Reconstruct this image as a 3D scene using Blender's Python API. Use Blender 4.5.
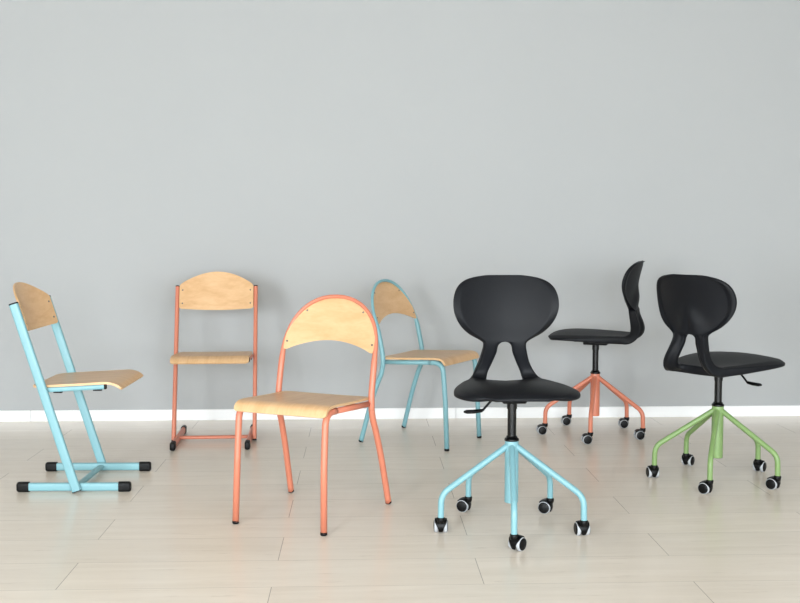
import bpy, bmesh, math
from mathutils import Vector, Matrix
PI = math.pi
C = bpy.context.scene.collection
for o in list(bpy.data.objects):
    bpy.data.objects.remove(o)

# ------------------------------------------------------------ camera, light, exposure
F_PX = 1029.3
YAW = math.radians(2.2)
PITCH = 0.0695
cam_d = bpy.data.cameras.new('camera')
cam_d.sensor_width = 36.0
cam_d.lens = 36.0 * F_PX / 800.0
cam_d.clip_start = 0.05
cam = bpy.data.objects.new('camera', cam_d)
C.objects.link(cam)
cam.location = (0, 0, 1.06)
cam.rotation_euler = (PI / 2 - PITCH, 0, -YAW)
bpy.context.scene.camera = cam

vs = bpy.context.scene.view_settings
vs.view_transform = 'Standard'
vs.look = 'None'
vs.gamma = 1.0
vs.use_curve_mapping = False
vs.exposure = 0.0

world = bpy.data.worlds.new('world')
bpy.context.scene.world = world
world.use_nodes = True
bg = world.node_tree.nodes['Background']
bg.inputs[0].default_value = (0.80, 0.90, 1.0, 1)
bg.inputs[1].default_value = 1.0


def area(name, loc, rot, sx, sy, power, color):
    l = bpy.data.lights.new(name, 'AREA')
    l.shape = 'RECTANGLE'
    l.size, l.size_y = sx, sy
    l.energy = power
    l.color = color
    o = bpy.data.objects.new(name, l)
    C.objects.link(o)
    o.location = loc
    o.rotation_euler = rot
    return o


# daylight through the windows behind the camera (they face the back wall)
FRONT_Y = -2.2
TILT = math.radians(60)
SKY = (0.89, 0.955, 1.0)
area('window_daylight', (-2.9, FRONT_Y + 0.05, 1.3), (TILT, 0, 0), 1.7, 2.0, 275, SKY)
area('window_daylight', (0.6, FRONT_Y + 0.05, 1.3), (TILT, 0, 0), 2.9, 2.0, 318, SKY)
area('window_daylight', (4.4, FRONT_Y + 0.05, 1.3), (TILT, 0, 0), 2.6, 2.0, 112, SKY)

# ------------------------------------------------------------ materials


def mat(name, color, rough=0.5, spec=0.5, metallic=0.0, coat=0.0, bump=None, bump_scale=200, bump_strength=0.1):
    m = bpy.data.materials.new(name)
    m.use_nodes = True
    nt = m.node_tree
    p = nt.nodes['Principled BSDF']
    p.inputs['Base Color'].default_value = (*color, 1)
    p.inputs['Roughness'].default_value = rough
    p.inputs['Specular IOR Level'].default_value = spec
    p.inputs['Metallic'].default_value = metallic
    p.inputs['Coat Weight'].default_value = coat
    p.inputs['Coat Roughness'].default_value = 0.2
    if bump:
        tc = nt.nodes.new('ShaderNodeTexCoord')
        n = nt.nodes.new('ShaderNodeTexNoise')
        n.inputs['Scale'].default_value = bump_scale
        n.inputs['Detail'].default_value = 3
        b = nt.nodes.new('ShaderNodeBump')
        b.inputs['Strength'].default_value = bump_strength
        b.inputs['Distance'].default_value = bump
        nt.links.new(tc.outputs['Object'], n.inputs['Vector'])
        nt.links.new(n.outputs['Fac'], b.inputs['Height'])
        nt.links.new(b.outputs['Normal'], p.inputs['Normal'])
    return m


def srgb(r, g, b):
    f = lambda c: (c / 255 / 12.92) if c / 255 <= 0.04045 else ((c / 255 + 0.055) / 1.055) ** 2.4
    return (f(r), f(g), f(b))


def wood(name, light, dark, scale, rot=(0, 0, 0)):
    m = bpy.data.materials.new(name)
    m.use_nodes = True
    nt = m.node_tree
    p = nt.nodes['Principled BSDF']
    tc = nt.nodes.new('ShaderNodeTexCoord')
    mp = nt.nodes.new('ShaderNodeMapping')
    mp.inputs['Scale'].default_value = scale
    mp.inputs['Rotation'].default_value = rot
    n = nt.nodes.new('ShaderNodeTexNoise')
    n.inputs['Scale'].default_value = 3.0
    n.inputs['Detail'].default_value = 5
    n.inputs['Roughness'].default_value = 0.55
    n.inputs['Distortion'].default_value = 0.9
    w = nt.nodes.new('ShaderNodeMath')
    w.operation = 'MULTIPLY'
    w.inputs[1].default_value = 7.0
    fr = nt.nodes.new('ShaderNodeMath')
    fr.operation = 'SINE'
    r = nt.nodes.new('ShaderNodeMapRange')
    r.inputs['From Min'].default_value = -1.0
    r.inputs['From Max'].default_value = 1.0
    fine = nt.nodes.new('ShaderNodeTexNoise')
    fine.inputs['Scale'].default_value = 22.0
    fine.inputs['Detail'].default_value = 3
    ad = nt.nodes.new('ShaderNodeMath')
    ad.operation = 'MULTIPLY_ADD'
    ad.inputs[1].default_value = 0.55
    mu = nt.nodes.new('ShaderNodeMath')
    mu.operation = 'MULTIPLY'
    mu.inputs[1].default_value = 0.5
    mix = nt.nodes.new('ShaderNodeMix')
    mix.data_type = 'RGBA'
    mix.inputs[6].default_value = (*light, 1)
    mix.inputs[7].default_value = (*dark, 1)
    L = nt.links.new
    L(tc.outputs['Object'], mp.inputs['Vector'])
    L(mp.outputs['Vector'], n.inputs['Vector'])
    L(mp.outputs['Vector'], fine.inputs['Vector'])
    L(n.outputs['Fac'], w.inputs[0])
    L(w.outputs[0], fr.inputs[0])
    L(fr.outputs[0], r.inputs['Value'])
    L(r.outputs[0], ad.inputs[0])
    L(fine.outputs['Fac'], mu.inputs[0])
    L(mu.outputs[0], ad.inputs[2])
    L(ad.outputs[0], mix.inputs[0])
    L(mix.outputs[2], p.inputs['Base Color'])
    p.inputs['Roughness'].default_value = 0.38
    p.inputs['Coat Weight'].default_value = 0.12
    p.inputs['Coat Roughness'].default_value = 0.25
    return m


W_LIGHT, W_DARK = srgb(227, 189, 144), srgb(203, 157, 110)
M = {
    'coral': mat('coral_powder_coat', srgb(204, 123, 97), 0.38, 0.5),
    'blue': mat('light_blue_powder_coat', srgb(126, 173, 182), 0.38, 0.5),
    'green': mat('green_powder_coat', srgb(126, 155, 97), 0.38, 0.5),
    'plastic': mat('black_plastic_shell', srgb(14, 16, 21), 0.52, 0.22, bump=0.0006, bump_scale=900, bump_strength=0.3),
    'black': mat('black_plastic', srgb(5, 5, 6), 0.4, 0.22),
    'steel': mat('black_steel', srgb(6, 6, 7), 0.25, 0.35),
    'rubber': mat('black_rubber', srgb(7, 7, 8), 0.5, 0.25),
    'tyre': mat('light_grey_tyre', srgb(178, 181, 185), 0.5, 0.4),
    'rivet': mat('rivet_metal', srgb(120, 118, 115), 0.35, 0.5, metallic=0.9),
    'seat_wood': wood('beech_seat_veneer', W_LIGHT, W_DARK, (12.0, 0.9, 3.0)),
    'back_wood': wood('beech_back_veneer', W_LIGHT, W_DARK, (2.0, 4.0, 7.0), (0, 0.15, 0)),
}


def wall_material():
    m = mat('grey_wall_paint', srgb(196, 199, 198), 0.75, 0.25)
    nt = m.node_tree
    p = nt.nodes['Principled BSDF']
    tc = nt.nodes.new('ShaderNodeTexCoord')
    n = nt.nodes.new('ShaderNodeTexNoise')
    n.inputs['Scale'].default_value = 1.6
    n.inputs['Detail'].default_value = 4
    mx = nt.nodes.new('ShaderNodeMix')
    mx.data_type = 'RGBA'
    mx.inputs[6].default_value = (*srgb(177, 179, 180), 1)
    mx.inputs[7].default_value = (*srgb(174, 176, 177), 1)
    n2 = nt.nodes.new('ShaderNodeTexNoise')
    n2.inputs['Scale'].default_value = 160
    n2.inputs['Detail'].default_value = 4
    b = nt.nodes.new('ShaderNodeBump')
    b.inputs['Strength'].default_value = 0.12
    b.inputs['Distance'].default_value = 0.001
    L = nt.links.new
    L(tc.outputs['Object'], n.inputs['Vector'])
    L(tc.outputs['Object'], n2.inputs['Vector'])
    L(n.outputs['Fac'], mx.inputs[0])
    L(mx.outputs[2], p.inputs['Base Color'])
    L(n2.outputs['Fac'], b.inputs['Height'])
    L(b.outputs['Normal'], p.inputs['Normal'])
    return m


def floor_material():
    """pale oak planks, 0.2477 m wide and 1.27 m long, half-offset rows"""
    m = bpy.data.materials.new('pale_plank_floor')
    m.use_nodes = True
    nt = m.node_tree
    p = nt.nodes['Principled BSDF']
    L = nt.links.new

    def math_n(op, a=None, b=None, c=None):
        n = nt.nodes.new('ShaderNodeMath')
        n.operation = op
        for i, v in enumerate((a, b, c)):
            if v is None:
                continue
            if isinstance(v, (int, float)):
                n.inputs[i].default_value = v
            else:
                L(v, n.inputs[i])
        return n.outputs[0]
    tc = nt.nodes.new('ShaderNodeTexCoord')
    sep = nt.nodes.new('ShaderNodeSeparateXYZ')
    L(tc.outputs['Object'], sep.inputs[0])
    x, y = sep.outputs[0], sep.outputs[1]
    WD, LN = 0.2477, 1.27
    ry = math_n('DIVIDE', math_n('SUBTRACT', y, 3.008 - 40 * WD), WD)
    row = math_n('FLOOR', ry)
    fy = math_n('FRACT', ry)
    off = math_n('MULTIPLY', math_n('MODULO', row, 2.0), 0.5)
    rx = math_n('ADD', math_n('DIVIDE', math_n('ADD', x, 0.902 + 20 * LN), LN), off)
    colm = math_n('FLOOR', rx)
    fx = math_n('FRACT', rx)
    # distance to the nearest seam, in metres
    dy = math_n('MULTIPLY', math_n('MINIMUM', fy, math_n('SUBTRACT', 1.0, fy)), WD)
    dx = math_n('MULTIPLY', math_n('MINIMUM', fx, math_n('SUBTRACT', 1.0, fx)), LN)
    long_seam = math_n('LESS_THAN', dy, 0.0011)
    butt_seam = math_n('LESS_THAN', dx, 0.0012)
    seam = math_n('MAXIMUM', math_n('MULTIPLY', long_seam, 0.38), math_n('MULTIPLY', butt_seam, 0.62))
    # per plank variation
    cmb = nt.nodes.new('ShaderNodeCombineXYZ')
    L(colm, cmb.inputs[0])
    L(row, cmb.inputs[1])
    wn = nt.nodes.new('ShaderNodeTexWhiteNoise')
    wn.noise_dimensions = '3D'
    L(cmb.outputs[0], wn.inputs['Vector'])
    # grain along x, shifted per plank
    g = nt.nodes.new('ShaderNodeCombineXYZ')
    L(math_n('ADD', math_n('MULTIPLY', x, 1.3), math_n('MULTIPLY', wn.outputs['Value'], 31.0)), g.inputs[0])
    L(math_n('MULTIPLY', y, 13.0), g.inputs[1])
    L(math_n('MULTIPLY', wn.outputs['Value'], 17.0), g.inputs[2])
    n1 = nt.nodes.new('ShaderNodeTexNoise')
    n1.inputs['Scale'].default_value = 1.6
    n1.inputs['Detail'].default_value = 6
    n1.inputs['Roughness'].default_value = 0.62
    n1.inputs['Distortion'].default_value = 0.5
    L(g.outputs[0], n1.inputs['Vector'])
    mr = nt.nodes.new('ShaderNodeMapRange')
    mr.inputs['From Min'].default_value = 0.32
    mr.inputs['From Max'].default_value = 0.70
    L(n1.outputs['Fac'], mr.inputs['Value'])
    mix = nt.nodes.new('ShaderNodeMix')
    mix.data_type = 'RGBA'
    mix.inputs[6].default_value = (*srgb(239, 229, 217), 1)
    mix.inputs[7].default_value = (*srgb(229, 218, 205), 1)
    L(mr.outputs[0], mix.inputs[0])
    # small brown knots and flecks
    kn = nt.nodes.new('ShaderNodeTexNoise')
    kn.inputs['Scale'].default_value = 4.2
    kn.inputs['Detail'].default_value = 5
    kn.inputs['Roughness'].default_value = 0.7
    L(g.outputs[0], kn.inputs['Vector'])
    kr = nt.nodes.new('ShaderNodeMapRange')
    kr.inputs['From Min'].default_value = 0.61
    kr.inputs['From Max'].default_value = 0.80
    kr.inputs['To Max'].default_value = 0.5
    L(kn.outputs['Fac'], kr.inputs['Value'])
    mk = nt.nodes.new('ShaderNodeMix')
    mk.data_type = 'RGBA'
    L(kr.outputs[0], mk.inputs[0])
    L(mix.outputs[2], mk.inputs[6])
    mk.inputs[7].default_value = (*srgb(160, 142, 124), 1)
    hv = nt.nodes.new('ShaderNodeHueSaturation')
    L(mk.outputs[2], hv.inputs['Color'])
    L(math_n('MULTIPLY_ADD', wn.outputs['Value'], 0.05, 0.975), hv.inputs['Value'])
    ms = nt.nodes.new('ShaderNodeMix')
    ms.data_type = 'RGBA'
    L(seam, ms.inputs[0])
    L(hv.outputs[0], ms.inputs[6])
    ms.inputs[7].default_value = (*srgb(120, 108, 96), 1)
    L(ms.outputs[2], p.inputs['Base Color'])
    L(math_n('MULTIPLY_ADD', n1.outputs['Fac'], 0.12, 0.17), p.inputs['Roughness'])
    p.inputs['Specular IOR Level'].default_value = 0.45
    b = nt.nodes.new('ShaderNodeBump')
    b.inputs['Strength'].default_value = 0.12
    b.inputs['Distance'].default_value = 0.0008
    L(n1.outputs['Fac'], b.inputs['Height'])
    L(b.outputs['Normal'], p.inputs['Normal'])
    return m


# ------------------------------------------------------------ mesh helpers
def new_obj(name, bm, materials, parent=None, smooth=True, angle=None):
    me = bpy.data.meshes.new(name)
    bmesh.ops.recalc_face_normals(bm, faces=bm.faces[:])
    bm.to_mesh(me)
    bm.free()
    if not isinstance(materials, (list, tuple)):
        materials = [materials]
    for m in materials:
        me.materials.append(m)
    if smooth:
        me.polygons.foreach_set('use_smooth', [True] * len(me.polygons))
        if angle:
            me.set_sharp_from_angle(angle=math.radians(angle))
    o = bpy.data.objects.new(name, me)
    C.objects.link(o)
    if parent:
        o.parent = parent
    return o


def thing(name, label, cat, loc, rz, group=None):
    o = bpy.data.objects.new(name, None)
    o.empty_display_size = 0.1
    C.objects.link(o)
    o.location = loc
    o.rotation_euler = (0, 0, rz)
    o['label'] = label
    o['category'] = cat
    if group:
        o['group'] = group
    return o


def box(bm, x0, x1, y0, y1, z0, z1, mi=0, bevel=0.0, seg=2):
    r = bmesh.ops.create_cube(bm, size=1.0)
    vs_ = r['verts']
    for v in vs_:
        v.co = Vector((x0 + (v.co.x + .5) * (x1 - x0), y0 + (v.co.y + .5) * (y1 - y0), z0 + (v.co.z + .5) * (z1 - z0)))
    fs = {f for v in vs_ for f in v.link_faces}
    for f in fs:
        f.material_index = mi
    if bevel:
        es = list({e for v in vs_ for e in v.link_edges})
        bmesh.ops.bevel(bm, geom=es, offset=bevel, segments=seg, profile=0.5, affect='EDGES')


def fillet(pts, radii, seg=6):
    """polyline with rounded corners; radii[i] for inner points"""
    out = [Vector(pts[0])]
    for i in range(1, len(pts) - 1):
        p, a, b = Vector(pts[i]), Vector(pts[i - 1]), Vector(pts[i + 1])
        r = radii[i - 1]
        if r <= 0:
            out.append(p)
            continue
        da, db = (a - p).normalized(), (b - p).normalized()
        ang = da.angle(db)
        d = min(r / math.tan(ang / 2), 0.49 * (a - p).length if i > 1 else 0.95 * (a - p).length, 0.95 * (b - p).length)
        s, e = p + da * d, p + db * d
        for k in range(seg + 1):
            t = k / seg
            out.append(s * (1 - t) ** 2 + p * 2 * t * (1 - t) + e * t ** 2)
    out.append(Vector(pts[-1]))
    return out


def spline(pts, n=6):
    """Catmull-Rom through pts"""
    P = [Vector(p) for p in pts]
    P = [P[0] * 2 - P[1]] + P + [P[-1] * 2 - P[-2]]
    out = []
    for i in range(1, len(P) - 2):
        for k in range(n):
            t = k / n
            a, b, c, d = P[i - 1], P[i], P[i + 1], P[i + 2]
            out.append(0.5 * ((2 * b) + (-a + c) * t + (2 * a - 5 * b + 4 * c - d) * t * t + (-a + 3 * b - 3 * c + d) * t ** 3))
    out.append(P[-2])
    return out


def sweep(bm, path, section, up=(1, 0, 0), caps=True, mi=0):
    """sweep a closed 2-D section (list of (a,b)) along path; a runs along `up`"""
    path = [Vector(p) for p in path]
    rings = []
    ref = Vector(up).normalized()
    for i, p in enumerate(path):
        if i == 0:
            t = path[1] - p
        elif i == len(path) - 1:
            t = p - path[i - 1]
        else:
            t = (path[i + 1] - p).normalized() + (p - path[i - 1]).normalized()
        t.normalize()
        a = ref - t * ref.dot(t)
        if a.length < 1e-4:
            a = t.orthogonal()
        a.normalize()
        ref = a
        b = t.cross(a)
        sec = section(i / (len(path) - 1)) if callable(section) else section
        rings.append([bm.verts.new(p + a * s + b * q) for s, q in sec])
    n = len(rings[0])
    for r0, r1 in zip(rings, rings[1:]):
        for k in range(n):
            f = bm.faces.new((r0[k], r0[(k + 1) % n], r1[(k + 1) % n], r1[k]))
            f.material_index = mi
    if caps:
        for r in (rings[0], rings[-1]):
            f = bm.faces.new(r)
            f.material_index = mi
    return rings


def circ(r, n=16):
    return [(r * math.cos(2 * PI * k / n), r * math.sin(2 * PI * k / n)) for k in range(n)]


def stadium(a, b, n=6, r=None):
    """flat oval, full sizes a (along up) x b; corner radius r"""
    r = r or min(a, b) / 2
    out = []
    for cx, cy, a0 in ((a / 2 - r, b / 2 - r, 0), (-(a / 2 - r), b / 2 - r, PI / 2), (-(a / 2 - r), -(b / 2 - r), PI), (a / 2 - r, -(b / 2 - r), 1.5 * PI)):
        for k in range(n + 1):
            t = a0 + PI / 2 * k / n
            out.append((cx + r * math.cos(t), cy + r * math.sin(t)))
    return out


def lathe(bm, prof, n=24, mat_idx=None, axis='z', origin=(0, 0, 0)):
    """prof: list of (r, h)"""
    O = Vector(origin)
    rings = []
    for r, h in prof:
        ring = []
        for k in range(n):
            a = 2 * PI * k / n
            c, s = r * math.cos(a), r * math.sin(a)
            v = Vector((c, s, h)) if axis == 'z' else Vector((h, c, s))
            ring.append(bm.verts.new(O + v))
        rings.append(ring)
    for i, (r0, r1) in enumerate(zip(rings, rings[1:])):
        for k in range(n):
            f = bm.faces.new((r0[k], r0[(k + 1) % n], r1[(k + 1) % n], r1[k]))
            if mat_idx:
                f.material_index = mat_idx[i]
    f0 = bm.faces.new(rings[0][::-1])
    f1 = bm.faces.new(rings[-1])
    if mat_idx:
        f0.material_index = mat_idx[0]
        f1.material_index = mat_idx[-1]


def ply_from_outline(outline, thick, warp, name, m, parent, cuts=0.012):
    """outline: closed list of (u, v); cut into a grid by slicing, extruded, then warped by warp(u, v, w)->xyz"""
    bm = bmesh.new()
    vs_ = [bm.verts.new((u, v, 0)) for u, v in outline]
    bm.faces.new(vs_)
    us = [u for u, v in outline]
    vv = [v for u, v in outline]
    for ax, lo, hi in ((0, min(us), max(us)), (1, min(vv), max(vv))):
        k = lo + cuts
        while k < hi:
            co = (k, 0, 0) if ax == 0 else (0, k, 0)
            no = (1, 0, 0) if ax == 0 else (0, 1, 0)
            bmesh.ops.bisect_plane(bm, geom=bm.verts[:] + bm.edges[:] + bm.faces[:], plane_co=co, plane_no=no)
            k += cuts
    bmesh.ops.remove_doubles(bm, verts=bm.verts[:], dist=1e-5)
    r = bmesh.ops.extrude_face_region(bm, geom=bm.faces[:])
    nv = [e for e in r['geom'] if isinstance(e, bmesh.types.BMVert)]
    for v in nv:
        v.co.z = thick
    for v in bm.verts:
        v.co = Vector(warp(v.co.x, v.co.y, v.co.z))
    return new_obj(name, bm, m, parent, angle=40)


def rounded_outline(pts, radii, seg=6):
    n = len(pts)
    out = []
    for i in range(n):
        p = Vector((*pts[i], 0))
        a = Vector((*pts[i - 1], 0))
        b = Vector((*pts[(i + 1) % n], 0))
        r = radii[i]
        if r == 0:
            out.append((p.x, p.y))
            continue
        da, db = (a - p).normalized(), (b - p).normalized()
        s, e = p + da * r, p + db * r
        for k in range(seg + 1):
            t = k / seg
            q = s * (1 - t) ** 2 + p * 2 * t * (1 - t) + e * t ** 2
            out.append((q.x, q.y))
    return out


def rivet(parent, co, normal=(0, -1, 0)):
    bm = bmesh.new()
    lathe(bm, [(0.0001, 0.0026), (0.0022, 0.0024), (0.0040, 0.0012), (0.0044, -0.002)], 12)
    n = Vector(normal).normalized()
    q = n.to_track_quat('Z', 'Y')
    for v in bm.verts:
        v.co = q @ v.co + Vector(co)
    return new_obj('rivet', bm, M['rivet'], parent)


def room(x, y):
    """from the surveyed frame (camera looking along +y) to room axes"""
    c, s = math.cos(YAW), math.sin(YAW)
    return x * c + y * s, -x * s + y * c


# ------------------------------------------------------------ the room
def structure(name, bm, m, smooth=False):
    o = new_obj(name, bm, m, None, smooth=smooth)
    o['kind'] = 'structure'
    return o


XL, XR, YB, ZC = -4.6, 6.4, 5.732, 3.1
white = mat('white_paint', srgb(205, 205, 202), 0.7, 0.3)
skirt = mat('white_skirting_paint', srgb(246, 247, 248), 0.4, 0.4)
bm = bmesh.new(); box(bm, XL - .1, XR + .1, FRONT_Y - .1, YB + .1, -0.1, 0.0); structure('floor', bm, floor_material())
bm = bmesh.new(); box(bm, XL - .1, XR + .1, YB, YB + .1, 0, ZC); structure('wall_back', bm, wall_material())
bm = bmesh.new(); box(bm, XL - .1, XL, FRONT_Y - .1, YB, 0, ZC); structure('wall_left', bm, white)
bm = bmesh.new(); box(bm, XR, XR + .1, FRONT_Y - .1, YB, 0, ZC); structure('wall_right', bm, white)
bm = bmesh.new(); box(bm, XL - .1, XR + .1, FRONT_Y - .1, YB + .1, ZC, ZC + .1); structure('ceiling', bm, mat('ceiling_paint', srgb(172, 167, 156), 0.8, 0.2))
bm = bmesh.new()
edges = [XL, -3.8, -2.0, -0.9, 2.1, 3.05, 5.75, XR]
for i in range(0, 8, 2):
    box(bm, edges[i], edges[i + 1], FRONT_Y - .1, FRONT_Y, 0, ZC)
for i in (1, 3, 5):
    box(bm, edges[i], edges[i + 1], FRONT_Y - .1, FRONT_Y, 0, .2)
    box(bm, edges[i], edges[i + 1], FRONT_Y - .1, FRONT_Y, 2.4, ZC)
structure('wall_front', bm, white)
for k, i in enumerate((1, 3, 5)):
    a, b = edges[i], edges[i + 1]
    bm = bmesh.new()
    for x0, x1, z0, z1 in ((a, a + .06, .2, 2.4), (b - .06, b, .2, 2.4), (a + .06, b - .06, .2, .26), (a + .06, b - .06, 2.34, 2.4), ((a + b) / 2 - .03, (a + b) / 2 + .03, .26, 2.34)):
        box(bm, x0, x1, FRONT_Y - .09, FRONT_Y - .03, z0, z1)
    structure('window_%d' % (k + 1), bm, skirt)
# skirting board: a board with a small top bevel, joined at x=-2.02 and x=0.5
bm = bmesh.new()
for x0, x1 in ((XL, -1.8300), (-1.8285, 0.5345), (0.536, 2.90), (2.9015, XR)):
    box(bm, x0, x1, YB - .012, YB, 0, .061, bevel=.0015, seg=1)
structure('baseboard_back', bm, skirt)

# ------------------------------------------------------------ arch-backed stacking chair
SEAT_SLOPE = [(0.185, .4315), (0.10, .4345), (0.0, .4395), (-.09, .4450), (-.135, .4460), (-.158, .4430), (-.174, .4345), (-.183, .4210), (-.187, .4110)]


def profile_at(path, s):
    """point and unit tangent at arc length s of a 2-D polyline"""
    d = 0
    for i, (a, b) in enumerate(zip(path, path[1:])):
        l = math.hypot(b[0] - a[0], b[1] - a[1])
        if s <= d + l or i == len(path) - 2:
            t = (s - d) / l
            return (a[0] + (b[0] - a[0]) * t, a[1] + (b[1] - a[1]) * t), ((b[0] - a[0]) / l, (b[1] - a[1]) / l)
        d += l


def bent_seat(parent, prof, hw_front, hw_rear, rear_r, material, thick=.0095):
    """plywood seat: outline (x, s) with s the arc length from the rear edge, bent along prof"""
    pts = [(p.x, p.y) for p in spline([(a, b, 0) for a, b in prof], 8)]
    L = sum(math.hypot(b[0] - a[0], b[1] - a[1]) for a, b in zip(pts, pts[1:]))
    out = rounded_outline([(-hw_rear, 0), (hw_rear, 0), (hw_front, .09), (hw_front, L), (-hw_front, L), (-hw_front, .09)],
                          [rear_r, rear_r, .03, .018, .018, .03])

    def warp(x, s, w):
        (y, z), (ty, tz) = profile_at(pts, max(0, min(L, s)))
        ny, nz = (tz, -ty)          # upward normal for a path running towards -y
        w = w - thick
        dish = -0.05 * (hw_front ** 2 - x * x) if y > -.1 else 0
        return (x, y + ny * w, z + nz * w + dish)
    return ply_from_outline(out, thick, warp, 'seat', material, parent, cuts=.008)


def make_arch_chair(paint, label, loc, rz):
    t = thing('stacking_chair', label, 'chair', loc, rz, 'four-legged chairs with an arched back frame')
    R_ = .0121
    ct = lambda r: circ(r, 16)
    # arch: back frame from junction height up, round and down again
    half = [(.2005, .1560, .385), (.2010, .1545, .410), (.2000, .1570, .445), (.1998, .1660, .490), (.1995, .1780, .545), (.1985, .1925, .600)]
    A0, ZA = .1985, .600
    arc = []
    for k in range(1, 24):
        th = PI * k / 24
        u = math.sin(th)
        cc = math.copysign(abs(math.cos(th)) ** .93, math.cos(th))
        arc.append((A0 * cc, .1925 + (.2680 - .1925) * u ** .93, ZA + (.8015 - ZA) * u ** .93))
    full = [Vector(p) for p in spline(half, 4)] + [Vector(p) for p in arc] + [Vector((-p.x, p.y, p.z)) for p in reversed(spline(half, 4))]
    bm = bmesh.new()
    n_side = len(spline(half, 4))
    N = len(full) - 1

    def sec(f):
        i = f * N
        e = min(i, N - i)
        k = max(0, min(1, (e - n_side + 4) / 5))
        r = R_ * (1 - k) + .0074 * k
        return ct(r)
    sweep(bm, full, sec, up=(1, 0, 0))
    new_obj('back_frame', bm, paint, t)
    for s in (1, -1):
        bm = bmesh.new()
        low = spline([(.2005, .1560, .390), (.2020, .1640, .350), (.2045, .1850, .300), (.2090, .2180, .205), (.2130, .2480, .100), (.2160, .2735, .008)], 5)
        sweep(bm, [(s * p.x, p.y, p.z) for p in low], ct(R_))
        lg = new_obj('leg', bm, paint, t)
        bm = bmesh.new()
        d = Vector((.003 * s, .026, -.1)).normalized()
        p0 = Vector((s * .2160, .2735, .0085))
        sweep(bm, [p0 - d * .004, p0 + d * .003, p0 + d * .0055], lambda f: ct(.0122 if f < .9 else .0095))
        for v in bm.verts:
            v.co.z = max(v.co.z, 0)
        new_obj('foot_cap', bm, M['rubber'], lg)
        # seat rail, running from the back frame forwards
        bm = bmesh.new()
        rail = [(s * .192, .150, .4095), (s * .186, .05, .4135), (s * .179, -.100, .4215)]
        sweep(bm, rail, ct(.0108))
        new_obj('seat_rail', bm, paint, t)
        bm = bmesh.new()
        pts = [(s * .179, -.095, .4212), (s * .1760, -.1640, .4235), (s * .1765, -.1790, .240), (s * .1800, -.1900, .008)]
        sweep(bm, fillet(pts, [.052, .3], 10), ct(R_))
        lg = new_obj('leg', bm, paint, t)
        bm = bmesh.new()
        lathe(bm, [(.0095, 0), (.0122, .002), (.0122, .012)], 16, origin=(s * .1801, -.1900, 0))
        new_obj('foot_cap', bm, M['rubber'], lg)
    # cross rails hidden under the seat
    for y, z, w in ((.120, .4095, .190), (-.105, .4215, .178)):
        bm = bmesh.new()
        sweep(bm, [(-w, y, z - .003), (w, y, z - .003)], stadium(.010, .018, 4), up=(0, 0, 1))
        new_obj('cross_rail', bm, paint, t)
    bent_seat(t, SEAT_SLOPE, .1875, .1870, .036, M['seat_wood'])
    # plywood back panel: crescent inside the arch
    out = []
    hwp = A0 - .0045
    for k in range(0, 41):
        th = PI * k / 40
        cc = math.copysign(abs(math.cos(th)) ** .93, math.cos(th))
        out.append((hwp * cc, .020 + (.1975 - .020) * math.sin(th) ** .93))
    out += [(-hwp - .0005, .010), (-hwp + .001, .000), (-hwp + .006, -.005), (-hwp + .016, -.003)]
    for k in range(1, 16):
        a = k / 16
        x = -(hwp - .016) + 2 * (hwp - .016) * a
        out.append((x, -.003 + .038 * math.sin(PI * a) ** 0.85))
    out += [(hwp - .016, -.003), (hwp - .006, -.005), (hwp - .001, .000), (hwp + .0005, .010)]

    def warp(x, v, w):
        q = max(0.0, 1 - (x / hwp) ** 2)
        y = .1925 + (.268 - .1925) * (v / .199)
        return (x, y - .0085 + .017 * q + .008 * (1 - w / .009) * 1.0, ZA + v)
    bk = ply_from_outline(out, .009, warp, 'backrest', M['back_wood'], t, cuts=.012)
    for x, v in ((.122, .144), (.1840, .026)):
        for s in (-1, 1):
            p = Vector(warp(s * x, v, .009))
            rivet(bk, p, (-s * x * 1.0, -1, .3))
    return t


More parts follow.
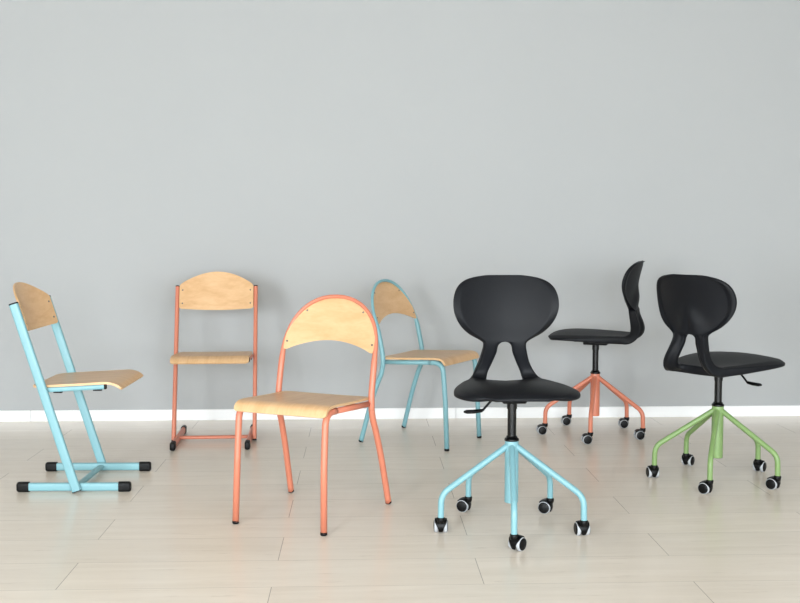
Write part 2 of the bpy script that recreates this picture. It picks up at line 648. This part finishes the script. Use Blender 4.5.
# ------------------------------------------------------------ cantilever school chair
def make_cantilever(paint, label, loc, rz):
    t = thing('cantilever_chair', label, 'chair', loc, rz, 'plywood chairs on runner feet')
    XP, XRN = .2006, .1785
    yb, zb, yt, zt = .0670, .0090, .3000, .7640
    d = Vector((0, yt - yb, zt - zb)).normalized()
    for s in (-1, 1):
        bm = bmesh.new()
        sweep(bm, [(s * XP, yb, zb), (s * XP, yt, zt)], stadium(.020, .037, 5, .0085), up=(1, 0, 0))
        po = new_obj('post', bm, paint, t, angle=50)
        bm = bmesh.new()
        a = Vector((s * XP, yt, zt))
        sweep(bm, [a, a + d * .004, a + d * .006], lambda f: stadium(.0205, .0375, 5, .0085) if f < .9 else stadium(.016, .033, 5, .0075), up=(1, 0, 0))
        new_obj('post_cap', bm, M['rubber'], po, angle=40)
        bm = bmesh.new()
        a = Vector((s * XP, yb, zb))
        sweep(bm, [a - d * .0035, a], stadium(.0205, .0375, 5, .0085), up=(1, 0, 0))
        new_obj('post_cap', bm, M['rubber'], po, angle=40)
        bm = bmesh.new()
        sweep(bm, [(s * XRN, -.100, .0205), (s * XRN, .264, .0205)], stadium(.021, .034, 5, .009), up=(1, 0, 0))
        ru = new_obj('runner', bm, paint, t, angle=50)
        for y0, sg in ((-.098, -1), (.264, 1)):
            bm = bmesh.new()
            pts = [(s * XRN, y0, .0205), (s * XRN, y0 + sg * .040, .0205), (s * XRN, y0 + sg * .046, .0205), (s * XRN, y0 + sg * .049, .0205)]
            sz = [(.026, .041, .010), (.026, .041, .010), (.024, .038, .010), (.018, .031, .008)]
            sweep(bm, pts, lambda f: stadium(sz[round(f * 3)][0], sz[round(f * 3)][1], 5, sz[round(f * 3)][2]), up=(1, 0, 0))
            new_obj('end_cap', bm, M['rubber'], ru, angle=50)
        # seat rail with black end plug and clips
        bm = bmesh.new()
        sweep(bm, [(s * .1790, .1920, .4165), (s * .1790, -.048, .4295)], stadium(.020, .020, 4, .006), up=(1, 0, 0))
        ra = new_obj('seat_rail', bm, paint, t, angle=50)
        bm = bmesh.new()
        sweep(bm, [(s * .1790, -.048, .4295), (s * .1790, -.055, .4299)], stadium(.021, .021, 4, .006), up=(1, 0, 0))
        new_obj('end_cap', bm, M['rubber'], ra, angle=50)
        for y in (.139, -.020):
            bm = bmesh.new()
            z = .4165 + (.192 - y) / .24 * .0125
            box(bm, s * .1790 - .008, s * .1790 + .008, y - .017, y + .017, z - .0145, z - .0085, bevel=.001)
            new_obj('stacking_pad', bm, M['rubber'], ra, smooth=False)
    bm = bmesh.new()
    sweep(bm, [(-.172, .070, .0225), (.172, .070, .0225)], stadium(.016, .028, 5), up=(0, 0, 1))
    new_obj('crossbar', bm, paint, t, angle=50)
    prof = [(.249, .4340), (.142, .4395), (.042, .4445), (-.038, .4490), (-.066, .4490), (-.088, .4440), (-.105, .4365), (-.118, .4260), (-.1220, .4215)]
    bent_seat(t, prof, .188, .178, .040, M['seat_wood'])
    # backrest panel between the posts
    hw = .189
    out = []
    pts = [(-hw, .662), (-hw, .772), (-.182, .781)]
    for k in range(1, 24):
        a = -.182 + .364 * k / 24
        pts.append((a, .781 + .061 * math.cos(a / .182 * PI / 2) ** 0.85))
    pts += [(.182, .781), (hw, .772), (hw, .662), (.178, .655)]
    for k in range(1, 12):
        a = .178 - .356 * k / 12
        pts.append((a, .655 - .010 * math.cos(a / .178 * PI / 2)))
    pts += [(-.178, .655)]

    def warp(x, z, w):
        q = max(0.0, 1 - (x / hw) ** 2)
        y = yb + (z - zb) * (yt - yb) / (zt - zb)
        return (x, y - .0205 + .044 * q + .008 * (1 - w / .009), z)
    bk = ply_from_outline(pts[::-1], .009, warp, 'backrest', M['back_wood'], t, cuts=.012)
    for s in (-1, 1):
        for z in (.683, .750):
            p = Vector(warp(s * .1735, z, .009))
            rivet(bk, p, (-s * .38, -1, .28))
        bm = bmesh.new()
        p = Vector(warp(s * .17, .717, 0))
        box(bm, min(s * .160, s * .195), max(s * .160, s * .195), p.y + .001, p.y + .012, .668, .766)
        for v in bm.verts:
            v.co.y += (v.co.z - .717) * (yt - yb) / (zt - zb)
        new_obj('mounting_tab', bm, paint, t, smooth=False)
    return t


# ------------------------------------------------------------ swivel chair
SHELL = [  # y, z, half width, half hole, curvature (+ towards sitter), thickness
    (-0.2370, 0.5015, 0.0862, 0.0000, -0.250, 0.0080),
    (-0.2375, 0.5070, 0.1065, 0.0000, -0.300, 0.0110),
    (-0.2340, 0.5135, 0.1298, 0.0000, -0.350, 0.0120),
    (-0.2260, 0.5200, 0.1521, 0.0000, -0.380, 0.0130),
    (-0.2120, 0.5265, 0.1734, 0.0000, -0.400, 0.0150),
    (-0.1900, 0.5320, 0.1927, 0.0000, -0.400, 0.0160),
    (-0.1600, 0.5360, 0.2069, 0.0000, -0.400, 0.0160),
    (-0.1250, 0.5380, 0.2140, 0.0000, -0.380, 0.0180),
    (-0.0850, 0.5375, 0.2140, 0.0000, -0.340, 0.0210),
    (-0.0400, 0.5346, 0.2079, 0.0000, -0.260, 0.0250),
    (0.0000, 0.5308, 0.1977, 0.0000, -0.160, 0.0290),
    (0.0400, 0.5255, 0.1845, 0.0000, 0.000, 0.0330),
    (0.0800, 0.5205, 0.1704, 0.0000, 0.200, 0.0360),
    (0.1100, 0.5175, 0.1587, 0.0000, 0.380, 0.0370),
    (0.1350, 0.5155, 0.1480, 0.0000, 0.500, 0.0380),
    (0.1500, 0.5150, 0.1415, 0.0000, 0.550, 0.0380),
    (0.1560, 0.5150, 0.1384, 0.0500, 0.560, 0.0390),
    (0.1620, 0.5155, 0.1354, 0.0630, 0.580, 0.0400),
    (0.1700, 0.5180, 0.1308, 0.0672, 0.600, 0.0410),
    (0.1780, 0.5240, 0.1242, 0.0662, 0.600, 0.0430),
    (0.1840, 0.5330, 0.1166, 0.0630, 0.600, 0.0450),
    (0.1870, 0.5450, 0.1085, 0.0588, 0.600, 0.0460),
    (0.1870, 0.5600, 0.0994, 0.0500, 0.800, 0.0450),
    (0.1845, 0.5780, 0.0906, 0.0420, 0.950, 0.0420),
    (0.1810, 0.5960, 0.0860, 0.0345, 1.100, 0.0380),
    (0.1775, 0.6130, 0.0815, 0.0275, 1.200, 0.0350),
    (0.1750, 0.6280, 0.0785, 0.0265, 1.300, 0.0330),
    (0.1735, 0.6380, 0.0780, 0.0235, 1.400, 0.0330),
    (0.1730, 0.6440, 0.0785, 0.0185, 1.400, 0.0330),
    (0.1727, 0.6480, 0.0800, 0.0140, 1.450, 0.0320),
    (0.1727, 0.6510, 0.0820, 0.0080, 1.450, 0.0320),
    (0.1727, 0.6525, 0.0832, 0, 1.450, 0.0320),
    (0.1727, 0.6540, 0.0845, 0.0000, 1.500, 0.0310),
    (0.1730, 0.6600, 0.0915, 0.0000, 1.500, 0.0290),
    (0.1737, 0.6680, 0.1030, 0.0000, 1.500, 0.0270),
    (0.1750, 0.6770, 0.1180, 0.0000, 1.500, 0.0240),
    (0.1770, 0.6880, 0.1350, 0.0000, 1.500, 0.0210),
    (0.1802, 0.7040, 0.1551, 0.0000, 1.500, 0.0180),
    (0.1824, 0.7240, 0.1714, 0.0000, 1.500, 0.0160),
    (0.1854, 0.7470, 0.1835, 0.0000, 1.500, 0.0150),
    (0.1892, 0.7720, 0.1911, 0.0000, 1.500, 0.0140),
    (0.1940, 0.7980, 0.1932, 0.0000, 1.500, 0.0130),
    (0.1993, 0.8230, 0.1906, 0.0000, 1.500, 0.0130),
    (0.2048, 0.8460, 0.1835, 0.0000, 1.500, 0.0120),
    (0.2097, 0.8640, 0.1714, 0.0000, 1.500, 0.0120),
    (0.2132, 0.8760, 0.1562, 0.0000, 1.500, 0.0110),
    (0.2155, 0.8840, 0.1389, 0.0000, 1.500, 0.0100),
    (0.2171, 0.8900, 0.1176, 0.0000, 1.500, 0.0090),
    (0.2181, 0.8937, 0.0933, 0.0000, 1.500, 0.0080),
    (0.2187, 0.8957, 0.0649, 0.0000, 1.500, 0.0070),
]
S_COLS = [0, .07, .2, .38, .56, .72, .83, .865, .93, .975, 1.0]


def make_shell(parent):
    bm = bmesh.new()
    n = len(SHELL)
    nc = len(S_COLS)
    Fv, Bv, Ev, Iv = [], [], [], []
    for i, (y, z, W, h, kk, th) in enumerate(SHELL):
        a = SHELL[max(0, i - 1)]
        b = SHELL[min(n - 1, i + 1)]
        ty, tz = b[0] - a[0], b[1] - a[1]
        l = math.hypot(ty, tz)
        ty, tz = ty / l, tz / l
        ny, nz = -tz, ty           # towards the sitter / upwards
        if i == 0:
            ny, nz = -.95, .3
            l = math.hypot(ny, nz); ny /= l; nz /= l
        for side in (-1, 1):
            Fr, Br = [], []
            for s in S_COLS:
                x = h + (W - h) * s
                amp = .009 + (.011 * min(1, max(0, z - .62) / .07) * max(0, 1 - max(0, z - .70) / .09))
                rim = amp * max(0, (s - .86) / .14) ** 1.1
                if h > 0:
                    rim += .006 * max(0, (.25 - s) / .25) ** 2
                off = kk * x * x - rim
                t_ = th
                if z > .645:      # backrest: the spine of the two uprights fades out upwards
                    f = max(0, 1 - (z - .645) / .135)
                    xc = .040 * f
                    g = math.exp(-((x - xc) / (.014 + .024 * f)) ** 2)
                    rimb = .006 * math.exp(-((s - .93) / .07) ** 2)
                    t_ = min(th, .012) + .030 * g * min(1, f * 1.6) + rimb
                    k2 = min(1, max(0, (z - .645) / .085))
                    t_ = th * (1 - k2) + t_ * k2
                if h > 0.001:
                    q = min(1, s / .62)
                    hf = min(1, h / .035)
                    t_ *= 1 - hf * .55 * (1 - q * q * (3 - 2 * q))
                edge = min(1, (1 - s) / .07) if s > .93 else 1
                if h > 0.001:
                    edge = min(edge, s / .07 if s < .07 else 1)
                t_ = t_ * (.70 + .30 * edge)
                fw = min(1, max(0, (z - .535) / .06)) if y > .16 else 0      # backrest: wings come straight forward
                P = Vector((side * x, y + (ny * (1 - fw) - fw) * kk * x * x - ny * rim, z + nz * (1 - fw) * kk * x * x - nz * rim))
                Fr.append(bm.verts.new(P))
                Br.append(bm.verts.new(P - Vector((0, ny, nz)) * t_))
            Fv.append(Fr)
            Bv.append(Br)

    def quad(a, b, c, d):
        try:
            bm.faces.new((a, b, c, d))
        except ValueError:
            pass
    for i in range(n - 1):
        for sd in (0, 1):
            f0, f1, b0, b1 = Fv[2 * i + sd], Fv[2 * i + 2 + sd], Bv[2 * i + sd], Bv[2 * i + 2 + sd]
            for k in range(nc - 1):
                quad(f0[k], f0[k + 1], f1[k + 1], f1[k])
                quad(b0[k], b1[k], b1[k + 1], b0[k + 1])
            quad(f0[-1], b0[-1], b1[-1], f1[-1])
            if SHELL[i][3] > 0 or SHELL[i + 1][3] > 0:
                quad(f0[0], f1[0], b1[0], b0[0])
    for i in (0, n - 1):
        for sd in (0, 1):
            f, b = Fv[2 * i + sd], Bv[2 * i + sd]
            for k in range(nc - 1):
                quad(f[k], b[k], b[k + 1], f[k + 1])
    bmesh.ops.remove_doubles(bm, verts=bm.verts[:], dist=1e-5)
    bmesh.ops.dissolve_degenerate(bm, edges=bm.edges[:], dist=1e-6)
    # relax the outline slightly
    o = new_obj('seat_shell', bm, M['plastic'], parent)
    m = o.modifiers.new('sub', 'SUBSURF')
    m.levels = 2
    m.render_levels = 2
    return o


def make_castor(parent, x, y, ang):
    """pivot at (x, y); ang is the direction (in chair space) towards which the wheels trail"""
    Rw, Z, cy = .0240, .0240, .0185
    T = Matrix.Translation((x, y, 0)) @ Matrix.Rotation(ang - PI / 2, 4, 'Z')     # local +y = trail direction
    bm = bmesh.new()
    lathe(bm, [(.0125, .040), (.0145, .050), (.0145, .0560), (.0125, .0590)], 18)
    # hood: a shield in front of the wheels that narrows downwards and wraps over their tops
    prof = [(-38, .0070), (-20, .0085), (0, .0120), (20, .0165), (40, .0205), (60, .0215), (80, .0215), (100, .0205), (120, .0185), (140, .0150)]
    rows = []
    for deg, hw in prof:
        a = math.radians(180 - deg)
        row = []
        for rr in (Rw + .0042, Rw + .0012):
            for xx in (-hw, -hw * .5, hw * .5, hw):
                k = 1 - .0016 * (abs(xx) > hw * .9) / rr
                row.append(bm.verts.new((xx, cy + rr * k * math.cos(a), Z + rr * k * math.sin(a))))
        rows.append(row)
    for a, b in zip(rows, rows[1:]):
        for k in range(3):
            bm.faces.new((a[k], a[k + 1], b[k + 1], b[k]))
            bm.faces.new((a[4 + k], b[4 + k], b[5 + k], a[5 + k]))
        bm.faces.new((a[0], b[0], b[4], a[4]))
        bm.faces.new((a[3], a[7], b[7], b[3]))
    for a in (rows[0], rows[-1]):
        for k in range(3):
            bm.faces.new((a[k], a[4 + k], a[5 + k], a[k + 1]))
    # centre web and axle between the wheels
    lathe(bm, [(.0205, -.0065), (.0205, .0065)], 22, axis='x', origin=(0, cy, Z + .002))
    for v in bm.verts:
        v.co = T @ v.co
    c = new_obj('castor', bm, M['black'], parent, angle=40)
    for s in (-1, 1):
        bm = bmesh.new()
        prof = [(.0050, .0085), (Rw - .0070, .0088), (Rw - .0022, .0100), (Rw - .0004, .0125), (Rw, .0160), (Rw - .0008, .0195), (Rw - .0020, .0218), (Rw - .0034, .0228), (Rw - .0038, .0224), (Rw - .0060, .0240), (.0120, .0252), (.0001, .0255)]
        idx = [0, 0, 0, 0, 0, 0, 0, 1, 1, 1, 1]
        lathe(bm, [(r, h * s) for r, h in prof], 28, idx, axis='x', origin=(0, cy, Z))
        for v in bm.verts:
            v.co = T @ v.co
        new_obj('wheel', bm, [M['tyre'], M['black']], c, angle=40)


def make_swivel(paint, label, loc, base_rz, seat_rz, castor_dirs, lift=0.0, tilt=0.0, slide=0.0):
    """the thing is turned with the seat; the star base is counter-turned inside it"""
    t = thing('swivel_chair', label, 'chair', loc, seat_rz, 'black swivel chairs on castors')
    db = base_rz - seat_rz
    make_shell(t)
    # mechanism plate below the seat
    bm = bmesh.new()
    box(bm, -.060, .060, -.110, .070, .480, .503, bevel=.004)
    box(bm, -.042, .042, -.065, .058, .464, .490, bevel=.006)
    box(bm, -.085, .085, -.090, -.070, .495, .508, bevel=.003)
    box(bm, -.085, .085, .045, .065, .495, .506, bevel=.003)
    new_obj('seat_mechanism', bm, M['black'], t, angle=40)
    bm = bmesh.new()
    lathe(bm, [(.0155, .338), (.0155, .437), (.0178, .437), (.0178, .474)], 24)
    lathe(bm, [(.0250, .3245), (.0260, .3265), (.0255, .331), (.0205, .336), (.0185, .341), (.0150, .342)], 28)
    new_obj('gas_lift', bm, M['steel'], t, angle=35)
    bm = bmesh.new()
    path = fillet([(-.035, -.028, .480), (-.076, -.030, .472), (-.106, -.033, .439), (-.120, -.034, .436)], [.02, .012], 5)
    sweep(bm, path, circ(.0042, 10), up=(0, 1, 0))
    path = [(-.102, -.033, .4400), (-.111, -.033, .4370), (-.138, -.034, .4340), (-.162, -.035, .4335), (-.173, -.035, .4335)]
    ws = [.006, .016, .026, .025, .012]
    sweep(bm, path, lambda f: [(q[0] * (1 if abs(f - 0) > .01 and f < .99 else .7), q[1]) for q in stadium(ws[round(f * 4)], .0120 if .1 < f < .8 else .006, 4)], up=(0, 1, 0))
    new_obj('height_lever', bm, M['black'], t, angle=40)
    bm = bmesh.new()
    lathe(bm, [(.0205, .1085), (.0225, .1060), (.0240, .1080), (.0240, .3215), (.0235, .3245), (.0200, .3250)], 28)
    new_obj('base_column', bm, paint, t, angle=35)
    for j in range(5):
        a = j * 2 * PI / 5 - PI / 2 + db
        c, s = math.cos(a), math.sin(a)
        bm = bmesh.new()
        pts = [(.012, .309), (.256, .1495), (.2575, .066)]
        path = fillet([(r * c, r * s, z) for r, z in pts], [.062], 9)
        sweep(bm, path, circ(.0108, 16), up=(-s, c, 0))
        new_obj('leg', bm, paint, t, angle=60)
        make_castor(t, .2600 * c, .2600 * s, math.radians(castor_dirs[j]) - seat_rz)
    for o in t.children:
        if not o.name.startswith('castor'):
            kind = o.name.split('.')[0]
            for v in o.data.vertices:
                if kind in ('seat_shell', 'seat_mechanism', 'height_lever'):
                    v.co.z += lift
                    v.co.y += slide
                    if kind == 'seat_shell':
                        v.co = Matrix.Rotation(tilt, 3, 'X') @ (v.co - Vector((0, 0, .2))) + Vector((0, 0, .2))
                elif kind == 'gas_lift' and v.co.z > .4:
                    v.co.z += lift
                v.co = Vector((v.co.x * 1.0101, v.co.y * 1.0101, 1.06 - (1.06 - v.co.z) * 1.0101))
    return t


# ------------------------------------------------------------ placing the chairs
def put(x, y):
    a, b = room(x, y)
    return (a, b, 0)


make_cantilever(M['blue'], 'light blue cantilever chair with plywood seat, seen from the side, far left', put(-1.2420, 4.2940), 1.5863 - YAW)
make_cantilever(M['coral'], 'coral cantilever chair with runner feet facing forward against the wall', put(-.9270, 5.0380), .0780 - YAW)
make_arch_chair(M['coral'], 'coral four-legged plywood chair with arched back frame, in the foreground', put(-.3530, 3.7600), -.4154 - YAW)
make_arch_chair(M['blue'], 'light blue four-legged plywood chair with arched back frame near the wall', put(.1500, 5.1350), 1.0491 - YAW)
# castor directions in room degrees (direction in which the wheels trail), order front, right, rear right, rear left, left
make_swivel(M['blue'], 'black swivel chair with light blue star base, facing forward in the foreground', put(.3950, 3.5957), -.0706 - YAW, .045 - YAW,
            [45, 98, 155, 155, 86])
make_swivel(M['coral'], 'black swivel chair with coral star base, side-on beside the wall', put(1.0131, 5.3011), -.2658 - YAW, -1.92 - YAW,
            [183, 183, 181, 181, 183], .010, 0, .006)
make_swivel(M['green'], 'black swivel chair with green star base, its back turned, far right', put(1.3451, 4.3141), -.3972 - YAW, 2.22 - YAW,
            [138, 135, 45, 45, 95], -.005, -.040, -.012)
